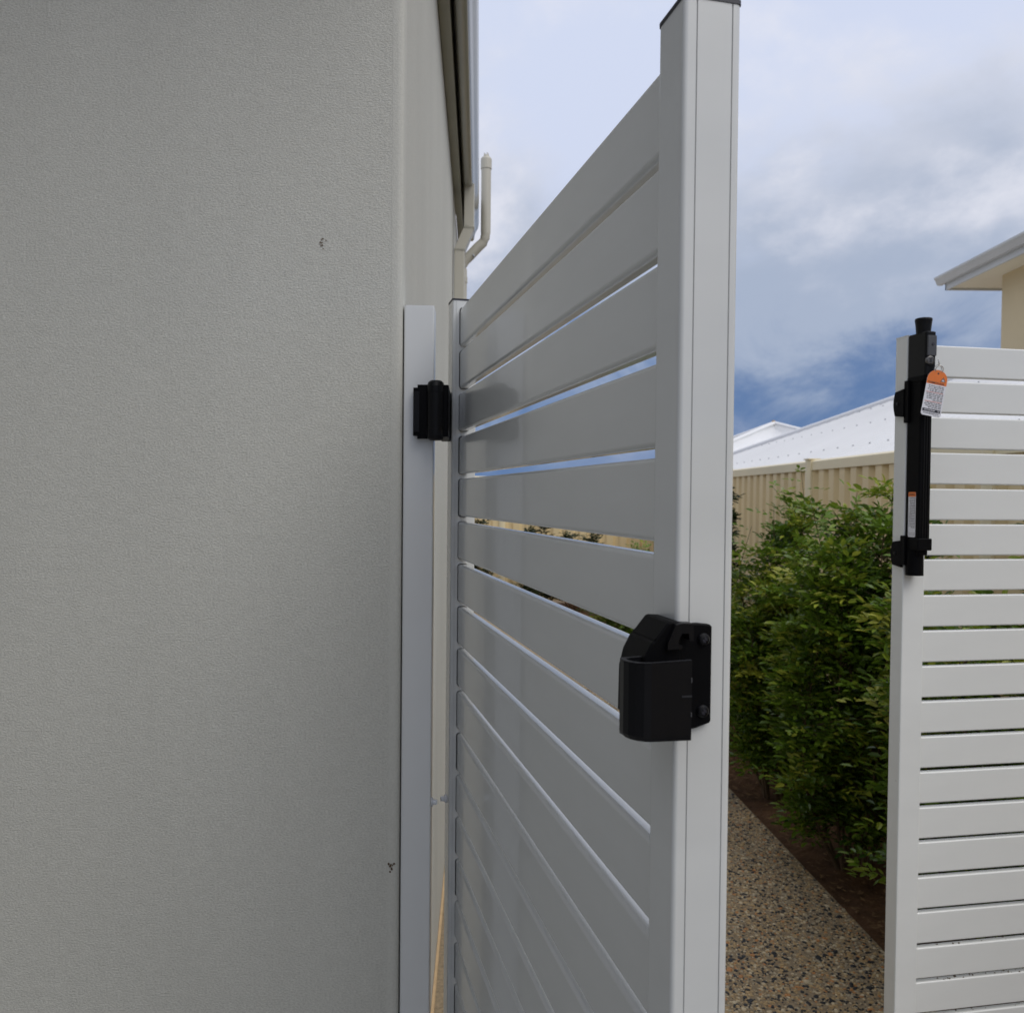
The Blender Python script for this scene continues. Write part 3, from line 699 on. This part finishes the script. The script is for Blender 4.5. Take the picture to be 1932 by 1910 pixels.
def text_mesh(s_, size, mirrored=True, bold=0.0):
    cu = bpy.data.curves.new('print', 'FONT'); cu.body = s_; cu.size = size; cu.align_x = 'CENTER'; cu.align_y = 'CENTER'; cu.offset = bold; cu.resolution_u = 2
    o = bpy.data.objects.new('print', cu); col.objects.link(o); bpy.context.view_layer.update()
    me = bpy.data.meshes.new_from_object(o.evaluated_get(bpy.context.evaluated_depsgraph_get())); bpy.data.objects.remove(o); bpy.data.curves.remove(cu)
    if mirrored:
        for v in me.vertices: v.co.x *= -1
        me.flip_normals()
    return me
def fit_text(me, wdt):
    xs = [v.co.x for v in me.vertices]; k = wdt/(max(xs)-min(xs)); c = (max(xs)+min(xs))/2
    for v in me.vertices: v.co.x = (v.co.x-c)*k
    return me
def word_rows(x0, x1, ytop, rows, step, hgt, z):
    V = []; F = []; rg = random.Random(int(1e5*(x1-x0+ytop+9)))
    for r_ in range(rows):
        x = x1; y = ytop-r_*step; end = x0+(x1-x0)*rg.uniform(0, .12 if r_ < rows-1 else .4)
        while x > end+.0012:
            l = min(rg.uniform(.0028, .0075), x-end)
            n = max(2, int(l/.0011)); 
            for i in range(n):   # letter-like ticks
                a = x-l*i/n; b_ = a-l/n*.72; hh = hgt*rg.uniform(.55, 1.0); k = len(V); V += [(b_, y, z), (a, y, z), (a, y+hh, z), (b_, y+hh, z)]; F.append((k, k+1, k+2, k+3))
            x -= l+.0012
    return raw(V, F)

def label_strip():
    # sticker on the side face of the body (local -x side)
    M = Matrix.Translation((.0013, -.0235, EYE-.0265)) @ Matrix(((0, 0, -1, 0), (-1, 0, 0, 0), (0, 1, 0, 0), (0, 0, 0, 1)))
    h = .0455; w_ = .0115
    q = MB(); q.prism(rrect(-w_, w_, -h, h, .0025, 3), Matrix(), 0, .0003); lb = q.build('warning_label', 'tag_white', LATCH, M)
    q = MB(); q.prism(rrect(-w_, w_, h-.0095, h, .002, 3), Matrix(), .0003, .0005); q.build('header', 'tag_orange', lb)
    link('print', fit_text(text_mesh('WARNING', .005, True), .017), 'print_black', lb, T(0, h-.0052, .0007))
    link('print', word_rows(-w_*.85, w_*.85, h-.0128, 19, .0033, .0020, .0005), 'print_black', lb)
    link('print', word_rows(-w_*.85, w_*.85, -h+.0075, 2, .0033, .0016, .0005), 'print_grey', lb)
label_strip()

# ------------------------------------------------------------------ hang tag on key ring
def hang_tag():
    o3 = PANEL.matrix_basis
    base = Matrix.Translation((0.8027, 1.7899, 0)) @ Matrix.Rotation(math.atan2(d2.y, d2.x), 4, 'Z')
    hook = base @ Vector((.0215, -.0720, EYE+.2665))
    t = empty('hang_tag', hook); tag(t, 'white and orange printed warning tag hanging on a key ring from the latch', 'tag')
    # facing direction of the card: towards -Y with a little turn
    M = Matrix.Rotation(R(4), 4, 'Z') @ Matrix.Rotation(R(90), 4, 'X') @ Matrix.Rotation(R(-10), 4, 'Z')
    t.rotation_euler = (0, 0, 0)
    W_, H_ = .0205, .088; ty = -.012
    # card outline: half round top; hole near the top. local x right, y up, z to viewer
    def outline(k=12):
        pts = [(-W_, -H_+.003), (-W_+.003, -H_), (W_-.003, -H_), (W_, -H_+.003), (W_, -W_*.75)]
        for i in range(1, k): a = math.pi*i/k; pts.append((W_*math.cos(a), -W_*.75+W_*.92*math.sin(a)))
        pts.append((-W_, -W_*.75)); return pts
    C0 = M @ Matrix.Translation((0, ty, 0))
    q = MB(); ol = outline(); n = len(ol); hole = [(.0018*math.cos(2*math.pi*i/12), -.0035+.0018*math.sin(2*math.pi*i/12)) for i in range(12)]
    q.prism(ol, Matrix(), 0, .0006); cardo = q.build('card', 'tag_white', t, C0)
    sub = lambda nm, me, m_, z=.0008, x=0, y=0: link(nm, me, m_, cardo, T(x, y, z))
    top = [p_ for p_ in ol if p_[1] > -W_*.76]; oy = -.0255
    q = MB(); poly = [(-W_, oy), (W_, oy)]+top; q.prism([(p_[0]*.998, p_[1]) for p_ in poly], Matrix(), .0006, .0008); q.build('orange_header', 'tag_orange', cardo)
    q = MB(); q.prism([(p_[0]*1.0, p_[1]) for p_ in hole], Matrix(), .0008, .00095); q.build('eyelet', 'print_black', cardo)
    sub('print', fit_text(text_mesh('ADJUSTMENT', .0048, True, .0001), .034), 'print_black', .0010, -.001, -.0228)
    # warning triangle
    tx, tyy, s_ = .0118, -.0145, .0052
    sub('triangle', raw([(tx-s_, tyy-s_*.75, .0), (tx+s_, tyy-s_*.75, .0), (tx, tyy+s_, .0)], [(0, 1, 2)]), 'print_black', .0010)
    s2 = s_*.62; sub('triangle', raw([(tx-s2, tyy-s2*.9, .0), (tx+s2, tyy-s2*.9, .0), (tx, tyy+s2*.8, .0)], [(0, 1, 2)]), 'tag_white', .0012)
    sub('print', text_mesh('!', .0052, True, .0002), 'print_black', .0014, tx, tyy-.0007)
    sub('print', word_rows(-W_*.88, W_*.82, -.0300, 4, .0033, .0022, .0008), 'print_black', 0)
    sub('rule', raw([(-W_*.88, -.0418, 0), (W_*.85, -.0418, 0), (W_*.85, -.0410, 0), (-W_*.88, -.0410, 0)], [(0, 1, 2, 3)]), 'print_red', .0009)
    sub('print', word_rows(-W_*.88, W_*.86, -.0450, 5, .0032, .0021, .0008), 'print_black', 0)
    sub('rule', raw([(-W_*.88, -.0601, 0), (W_*.85, -.0601, 0), (W_*.85, -.0593, 0), (-W_*.88, -.0593, 0)], [(0, 1, 2, 3)]), 'print_red', .0009)
    sub('print', word_rows(-W_*.88, W_*.86, -.0630, 4, .0031, .0021, .0008), 'print_black', 0)
    q = MB(); q.prism([(-W_*.92, -.0800), (W_*.88, -.0800), (W_*.88, -.0743), (-W_*.92, -.0743)], Matrix(), .0006, .0009); q.build('brand_bar', 'print_black', cardo)
    sub('print', fit_text(text_mesh('MAGNALATCH', .0036, True, .0001), .0215), 'tag_white', .0011, -.0045, -.0772)
    sh = [(0, -.0021), (.0017, -.0003), (.0017, .0015), (-.0017, .0015), (-.0017, -.0003)]; sh2 = [(x_*.62, y_*.62) for x_, y_ in sh]
    sub('shield_logo', raw([(x_, y_, 0) for x_, y_ in sh], [(0, 1, 2, 3, 4)]), 'tag_white', .0011, .0142, -.0770)
    sub('shield_logo', raw([(x_, y_, 0) for x_, y_ in sh2], [(0, 1, 2, 3, 4)]), 'print_black', .0012, .0142, -.0770)
    sub('print', fit_text(text_mesh('www.ddtechglobal.com', .0034, True, .00006), .032), 'print_black', .0009, -.0005, -.0826)
    sub('print', word_rows(.004, W_*.86, -.0867, 1, .003, .0012, .0008), 'print_grey', 0)
    # key ring and key bow
    ring = MB(); cpt = [M @ Vector((.0075*math.cos(a), -.0085+.0085*math.sin(a), .0012+.002*math.sin(a))) for a in np.linspace(0, 2*np.pi, 29)]
    ring.tube(cpt, .0008, 8, False); ring.build('key_ring', 'steel', t)
    ring = MB(); cpt = [M @ Vector((-.002+.0062*math.cos(a), -.006+.0075*math.sin(a), -.001+.0018*math.cos(a))) for a in np.linspace(0, 2*np.pi, 25)]
    ring.tube(cpt, .0007, 8, False); ring.build('key_ring', 'steel', t)
    kb = MB(); bow = [(.006*math.cos(a)*.8, .006*math.sin(a)*1.15) for a in np.linspace(0, 2*np.pi, 17)[:-1]]
    kb.prism(bow, M @ Matrix.Rotation(R(25), 4, 'Z') @ Matrix.Rotation(R(55), 4, 'Y') @ Matrix.Translation((0, .006, -.001)), 0, .0018); kb.build('key', 'steel', t)
hang_tag()

# ------------------------------------------------------------------ tan steel boundary fences
def corrugated(len_, h, depth=.032, pitch=.19, x0=0.0):
    """sheet in local x (length), relief in y; ribs vertical"""
    xs = []; n = int(len_/pitch)+1
    for i in range(n):
        b_ = i*pitch
        for a, d in ((0, 0), (.045, 0), (.075, 1), (.115, 1), (.145, 0)):
            if b_+a < len_: xs.append((b_+a, d*depth))
    xs.append((len_, 0)); m = MB()
    th = .0016; prof = [(a, d) for a, d in xs]+[(a, d+th) for a, d in reversed(xs)]
    m.prism([(a+x0, d) for a, d in prof], Matrix(), .05, h, smooth=10); return m
def fence(name, label, p0, p1, h=1.8, sp=2.38, first=0.0, group='tan boundary fences'):
    a, b_ = Vector(p0), Vector(p1); L_ = (b_-a).length; d = (b_-a).normalized()
    t = empty(name, (a.x, a.y, 0), math.atan2(d.y, d.x)); tag(t, label, 'fence', group)
    xs = [first+i*sp for i in range(-1, int(L_/sp)+2)]; xs = [x for x in xs if -.01 <= x <= L_+.01]
    cuts = sorted(set([0.0]+xs+[L_]))
    panel = {}
    for q0, q1 in zip(cuts[:-1], cuts[1:]):
        if q1-q0 < .2: continue
        ln = round(q1-q0-.03, 3)
        if ln not in panel:
            me = corrugated(ln, h-.03).mesh('sheet'); me.materials.append(MATS['fence_tan']); panel[ln] = me
        link('sheet', panel[ln], None, t, T(q0+.015, -.016, 0))
        r_ = MB(); r_.prism([(-.026, h-.075), (.030, h-.075), (.030, h-.012), (.018, h), (-.014, h), (-.026, h-.012)], AX_X, q0+.03, q1-.03); r_.build('top_rail', 'fence_rail', t)
    for x in cuts:
        m = MB(); m.prism([(x-.045, -.034), (x-.020, -.052), (x+.020, -.052), (x+.045, -.034), (x+.045, .036), (x-.045, .036)], Matrix(), -.03, h+.004); m.build('fence_post', 'fence_rail', t)
        m = MB(); m.prism(rrect(x-.05, x+.05, -.057, .041, .004, 2), Matrix(), h+.004, h+.012); m.build('post_cap', 'fence_rail', t)
    return t
F0, F1 = (FENX(12.4), 12.4), (FENX(-3.0), -3.0)
fence('steel_fence', 'tan ribbed steel boundary fence running behind the leafy hedge', F0, F1, first=(12.4-6.55) % 2.38)
fence('steel_fence', 'tan ribbed steel fence closing the far end of the side yard', (-6.0, 12.42), (FENX(12.4)-.07, 12.42), first=1.1)

# ------------------------------------------------------------------ shrubs
def rotm(d):
    return Vector(d).normalized().to_track_quat('Y', 'Z').to_matrix()
def leaflets(sprigs, rs, leaf_len=(.030, .048), per=(5, 8)):
    """sprigs: list of (pos, dir). pinnate leaf with alternate leaflets"""
    V = []; F = []; tone = []
    for pos, d, tn in sprigs:
        d = Vector(d).normalized(); side = d.cross(Vector((rs.normal(0, .25), rs.normal(0, .25), 1))); 
        if side.length < .1: side = Vector((1, 0, 0))
        side.normalize(); up = side.cross(d).normalized(); n = rs.integers(*per); L_ = .012*n+.02; rl = rs.uniform(.85, 1.15)
        for k in range(n):
            last = k == n-1; s_ = 1 if k % 2 else -1
            o = Vector(pos)+d*(L_*(k+.4)/n)-up*(.0025*k*k*.5)
            ax = (d*(.55 if not last else 1)+side*s_*(.9 if not last else 0)-up*rs.uniform(-.15, .45)).normalized()
            l = rs.uniform(*leaf_len)*rl*(.72+.28*k/n); wv = ax.cross(up+Vector(tuple(rs.normal(0, .3, 3))))
            if wv.length < .1: continue
            wv.normalize(); nv = wv.cross(ax); hw = l*.205; b_ = len(V)
            for q in (o, o+ax*l*.35+wv*hw+nv*l*.06, o+ax*l*.75+wv*hw*.8+nv*l*.02, o+ax*l-nv*l*.10, o+ax*l*.75-wv*hw*.8+nv*l*.02, o+ax*l*.35-wv*hw+nv*l*.06, o+ax*l*.5-nv*l*.03): V.append(tuple(q))
            F += [(b_, b_+1, b_+6), (b_+1, b_+2, b_+6), (b_+2, b_+3, b_+6), (b_+3, b_+4, b_+6), (b_+4, b_+5, b_+6), (b_+5, b_, b_+6)]
            tone += [min(1, max(0, tn+rs.normal(0, .13)))]*7
    return V, F, tone
def shrub(name, loc, height, rad, label, seed, material='leaf_green', stems=13, dens=1.0, low=.20, group='leafy shrubs planted along the tan fence', lean=(0, 0), leaf=(.034, .053), cat='shrub'):
    rs = np.random.default_rng(seed); t = empty(name, (loc[0], loc[1], -.03), 0); tag(t, label, cat, group)
    bark = MB(); sprigs = []
    for s_ in range(stems):
        a = 6.283*s_/stems+rs.normal(0, .3); rr = rad*math.sqrt(rs.uniform(.05, .95)); hh = height*(rs.uniform(.66, .90) if s_ > 2 else rs.uniform(.92, 1.0)) if s_ else height
        hh *= 1-.22*(rr/rad)**2
        top = Vector((rr*math.cos(a)+lean[0], rr*math.sin(a)+lean[1], hh)); b0 = Vector((.05*math.cos(a), .05*math.sin(a), 0)); pts = []
        k1 = Vector((rs.normal(0, .03), rs.normal(0, .03), 0))
        for i in range(9):
            f_ = i/8; q = b0.lerp(top, f_); q.x = b0.x+(top.x-b0.x)*(f_**.75)+k1.x*math.sin(f_*5); q.y = b0.y+(top.y-b0.y)*(f_**.75)+k1.y*math.sin(f_*6); pts.append(q)
        bark.tube(pts, [.0065*(1-.85*i/8)+.001 for i in range(9)], 6)
        nt_ = int(27*dens*height/1.5)
        for k in range(nt_):
            f_ = low/height+(1-low/height)*(k+rs.random())/nt_; fi = min(7.999, f_*8); q = pts[int(fi)].lerp(pts[int(fi)+1], fi % 1)
            an = rs.uniform(0, 6.283); outl = rs.uniform(.06, .30)*(1.12-.75*max(0, f_-.45)/.55); el = rs.uniform(.15, .9)
            d = Vector((math.cos(an)*math.cos(el), math.sin(an)*math.cos(el), math.sin(el))); e = q+d*outl
            if math.hypot(e.x-lean[0]*f_, e.y-lean[1]*f_) > rad*1.12: e = q+d*outl*.4
            bark.tube([q, q.lerp(e, .5)+Vector((0, 0, .01)), e], [.003, .0022, .001], 4, False)
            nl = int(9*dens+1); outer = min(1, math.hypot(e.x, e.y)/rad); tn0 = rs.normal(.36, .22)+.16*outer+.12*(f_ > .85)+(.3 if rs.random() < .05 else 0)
            for j in range(nl):
                g_ = .25+.75*(j+rs.random())/nl; o = q.lerp(e, g_); a2 = rs.uniform(0, 6.283)
                dd = (d*rs.uniform(.3, 1.0)+Vector((math.cos(a2), math.sin(a2), rs.uniform(-.2, .75)))*.9); sprigs.append((o, dd, tn0+rs.normal(0, .06)))
        if rs.random() < .6:      # long new shoot above the crown
            sl = rs.uniform(.10, .22); tip = pts[-1]+Vector((rs.normal(0, .04), rs.normal(0, .04), sl)); bark.tube([pts[-1], tip], [.002, .001], 4, False)
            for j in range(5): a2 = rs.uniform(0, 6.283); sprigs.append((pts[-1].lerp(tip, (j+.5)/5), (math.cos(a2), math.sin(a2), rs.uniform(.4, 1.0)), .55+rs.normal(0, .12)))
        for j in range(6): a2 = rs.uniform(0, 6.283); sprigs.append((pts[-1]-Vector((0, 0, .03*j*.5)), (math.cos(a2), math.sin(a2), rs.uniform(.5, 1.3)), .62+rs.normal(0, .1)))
    bark.build('stems', 'bark', t)
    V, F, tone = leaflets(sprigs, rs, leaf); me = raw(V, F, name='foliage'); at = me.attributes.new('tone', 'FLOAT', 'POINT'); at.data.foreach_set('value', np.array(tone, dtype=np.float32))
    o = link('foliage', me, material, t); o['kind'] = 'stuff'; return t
SH = [((1.35, 4.40), 1.66, .23, 11), ((1.41, 3.55), 1.76, .29, 12), ((1.60, 2.72), 1.62, .40, 13), ((1.30, 5.25), 1.02, .36, 14), ((1.26, 6.10), 1.0, .38, 15), ((1.20, 7.0), 1.0, .38, 16), ((1.16, 7.9), 1.05, .38, 17), ((1.10, 8.9), 1.1, .4, 18)]
lab = {11: 'leafy green shrub with loose airy top, between the gate end and the tallest shrub', 12: 'tallest dense green shrub beside the path, next to the white slat panel', 13: 'green shrub growing directly behind the white slat panel',
       14: 'low green shrub half hidden by the latch end of the open gate', 15: 'green shrub behind the open gate, second beyond the loose airy topped one', 16: 'green shrub behind the open gate, third beyond the loose airy topped one',
       17: 'green shrub behind the open gate, second nearest to the rear fence', 18: 'last green shrub of the fence row, nearest to the rear fence'}
for (loc, h_, rd, sd_) in SH:
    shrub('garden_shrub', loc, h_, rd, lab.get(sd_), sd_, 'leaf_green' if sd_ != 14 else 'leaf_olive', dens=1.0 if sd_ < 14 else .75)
shrub('dark_shrub', (1.66, 7.3), 1.68, .14, 'dark leaved bush against the tan fence beside the gate end', 31, 'leaf_dark', stems=6, low=.7, leaf=(.06, .09), group='dark plants by the tan fence')
for x_, h_, s_, l_ in ((.42, 1.25, 41, 'tallest dark green shrub against the rear tan fence'), (.85, 1.1, 42, 'shortest dark green shrub at the rear tan fence, closest to the leafy hedge row'), (-.55, 1.2, 43, 'dark green shrub at the rear tan fence, closest to the rendered house')):
    shrub('rear_shrub', (x_, 11.6), h_, .42, l_, s_, 'leaf_dark', stems=7, dens=.7, leaf=(.05, .075), group='shrubs by the rear fence')

# ------------------------------------------------------------------ neighbouring roofs
def ribbed_plane(A, B, C, D, pitch=.19, hgt=.022):
    """roof sheet: A-B eave, D-C top; ribs run from eave to top edge"""
    A, B, C, D = map(Vector, (A, B, C, D)); n = int((B-A).length/pitch); nrm = (B-A).cross(D-A).normalized(); V = []; F = []
    if nrm.z < 0: nrm = -nrm
    fr = []
    for i in range(n):
        for a, h in ((0, 0), (.62, 0), (.70, 1), (.86, 1), (.94, 0)): fr.append(((i+a)/n, h))
    fr.append((1.0, 0))
    for f_, h in fr: V += [A.lerp(B, f_)+nrm*h*hgt, D.lerp(C, f_)+nrm*h*hgt]
    for i in range(len(fr)-1): F.append((2*i, 2*i+2, 2*i+3, 2*i+1))
    return raw(V, F)
def white_house():
    t = empty('white_roof_house', (4.6, 10.5, 0)); tag(t, 'low neighbouring house with white ribbed metal roof behind the tan fence', 'house')
    o = Vector((4.6, 10.5, 0)); e = lambda x, y, z: Vector((x, y, EYE+z))-o
    pl = lambda x: .507+.45*(x-3.34)
    ev, ez = 2.95, pl(2.95); rx = 6.15; rz = pl(rx); yr = 9.95; yf = 18.15
    # near-side slope: rib lines run straight up; far end cut by the hip
    V = []; F = []; pitch = .20; y = 3.0; nrm = Vector((-.41, 0, .91)); prof = []
    while y < yf:
        for a, h in ((0, 0), (.62, 0), (.70, 1), (.86, 1), (.94, 0)): prof.append((y+a*pitch, h))
        y += pitch
    for yy, h in prof:
        xt = rx if yy <= yr else rx+(ev-rx)*(yy-yr)/(yf-yr); xt = max(xt, ev+.01)
        V += [e(ev, yy, ez)+nrm*.032*h, e(xt, yy, pl(xt))+nrm*.032*h]
    for i in range(len(prof)-1): F.append((2*i+2, 2*i, 2*i+1, 2*i+3))
    rf = link('roof_sheet', raw(V, F), 'roof_white', t)
    m = MB(); m.quad(e(ev, yf, ez), e(rx, yr, rz), e(rx+.1, yr, rz), e(7.2, yf, ez)); m.quad(e(rx, 3, rz), e(7.3, 3, rz-.5), e(7.3, yr, rz-.5), e(rx, yr, rz)); m.quad(e(rx, yr, rz), e(7.3, yr, rz-.5), e(7.2, yf, ez), e(7.19, yf, ez)); m.build('rear_slope', 'roof_white', t)
    cap = MB(); cap.tube([e(ev-.02, yf+.05, ez+.02), e(rx, yr, rz+.03), e(rx, 3, rz+.03)], .055, 8); cap.build('ridge_cap', 'roof_white', rf)
    sc_ = MB()
    for xx in (3.34, 4.16, 4.98, 5.7):
        yy = 4.0+.78*pitch
        while yy < yf:
            xt = rx if yy <= yr else rx+(ev-rx)*(yy-yr)/(yf-yr)
            if xx < xt-.05: sc_.cyl(e(xx, yy, pl(xx))+nrm*.032, nrm, .010, .006, .012, 6)
            yy += pitch*2
    sc_ = sc_.build('roof_screws', 'screw_grey', t); sc_['kind'] = 'stuff'
    m = MB(); m.prism([(ev-.10, ez-.13), (ev+.02, ez-.13), (ev+.02, ez-.005), (ev-.10, ez-.005)], Matrix.Translation(-o+Vector((0, 0, EYE))) @ AX_Y, -yf, -3.0); m.build('gutter', 'fascia_grey', t)
    m = MB(); m.box(ev+.35, 7.2, 3.4, yf-.4, -.05, EYE+ez-.12, Matrix.Translation(-o)); m.build('wall', 'cream_render', t)
white_house()
def two_storey():
    o = Vector((7.27, 13.1, 0)); t = empty('two_storey_house', o); tag(t, 'tall cream rendered house with pale eaves rising above the white slat panel', 'house')
    sz = EYE+3.38
    m = MB(); m.box(0, 7, -11, 0, -.05, sz); m.build('wall', 'cream_render', t)
    m = MB(); m.box(-.40, 7.4, -11.4, .82, sz+.002, sz+.022); so = m.build('soffit', 'soffit_cream', t)
    for yy in (-6, -3.6, -1.2):
        m = MB(); m.box(-.39, 0, yy-.006, yy+.006, sz-.001, sz+.001); m.build('soffit_joint', 'fascia_grey', so)
    m = MB(); m.box(-.43, -.40, -11.4, .85, sz-.03, sz+.15); m.box(-.43, 7.4, .82, .85, sz-.03, sz+.15); m.build('fascia', 'fascia_grey', t)
    gp = [(-.432, .07), (-.432, .195), (-.555, .195), (-.555, .165), (-.535, .150), (-.520, .105), (-.495, .07)]
    m = MB(); m.prism([(a, sz+b_) for a, b_ in gp], AX_Y, -.97, 11.4); m.build('gutter', 'fascia_grey', t)
    m = MB(); m.prism([(b_*-1+0, 0) for b_ in ()] or [(.852, sz+.07), (.97, sz+.09), (.97, sz+.21), (.852, sz+.21)], AX_X, -.43, 7.4); m.build('gutter', 'fascia_grey', t)
    m = MB(); z0 = sz+.19; z1 = sz+1.7
    m.quad((-.50, .92, z0), (-.50, -11.4, z0), (3.4, -7.5, z1), (3.4, -3, z1)); m.quad((-.5, .92, z0), (3.4, -3, z1), (3.45, -3, z1), (7.4, .92, z0)); m.quad((7.4, .92, z0), (3.4, -3, z1), (3.4, -7.5, z1), (7.4, -11.4, z0)); m.build('roof', 'roof_grey', t)
two_storey()
def far_house():
    o = Vector((8.2, 27.5, 0)); t = empty('far_roof_house', o); tag(t, 'distant house with white hipped roof and small gablet', 'house')
    apex = Vector((0, 0, EYE+2.38)); hw = 4.6; ez = EYE+.55
    cr = [Vector((-hw, -hw, ez)), Vector((hw, -hw, ez)), Vector((hw, hw, ez)), Vector((-hw, hw, ez))]
    for i in range(4):
        A, B = cr[i], cr[(i+1) % 4]; link('roof_sheet', ribbed_plane(A, B, apex+(B-A)*.001, apex-(B-A)*.001, .25, .02), 'roof_white', t)
        m = MB(); m.tube([A+Vector((0, 0, .03)), apex+Vector((0, 0, .03))], .07, 6); m.build('hip_cap', 'roof_white', t)
    # gablet on the camera side
    m = MB(); a = Vector((.55, -2.6, EYE+1.98)); l, r_ = Vector((-1.6, -3.0, EYE+1.15)), Vector((2.4, -3.0, EYE+1.15))
    m.quad(a, l, l+Vector((0, 2, 0)), a+Vector((0, 2, 0))); m.quad(r_, a, a+Vector((0, 2, 0)), r_+Vector((0, 2, 0))); m.quad(l+Vector((.1, .12, 0)), r_+Vector((-.1, .12, 0)), a+Vector((0, .12, -.04)), a+Vector((0, .12, -.04))); gb = m.build('gablet', 'roof_white', t)
    m = MB(); m.tube([l+Vector((0, -.02, -.02)), a+Vector((0, -.02, -.02)), r_+Vector((0, -.02, -.02))], .035, 5); m.build('gablet_trim', 'fascia_grey', gb)
    m = MB(); m.cyl(apex+Vector((-.02, 0, .02)), (0, 0, 1), .07, .05, .10, 8); m.build('finial', 'foam_strip', t)
    m = MB(); m.box(-hw+.4, hw-.4, -hw+.4, hw-.4, -.05, ez); m.build('wall', 'cream_render', t)
far_house()
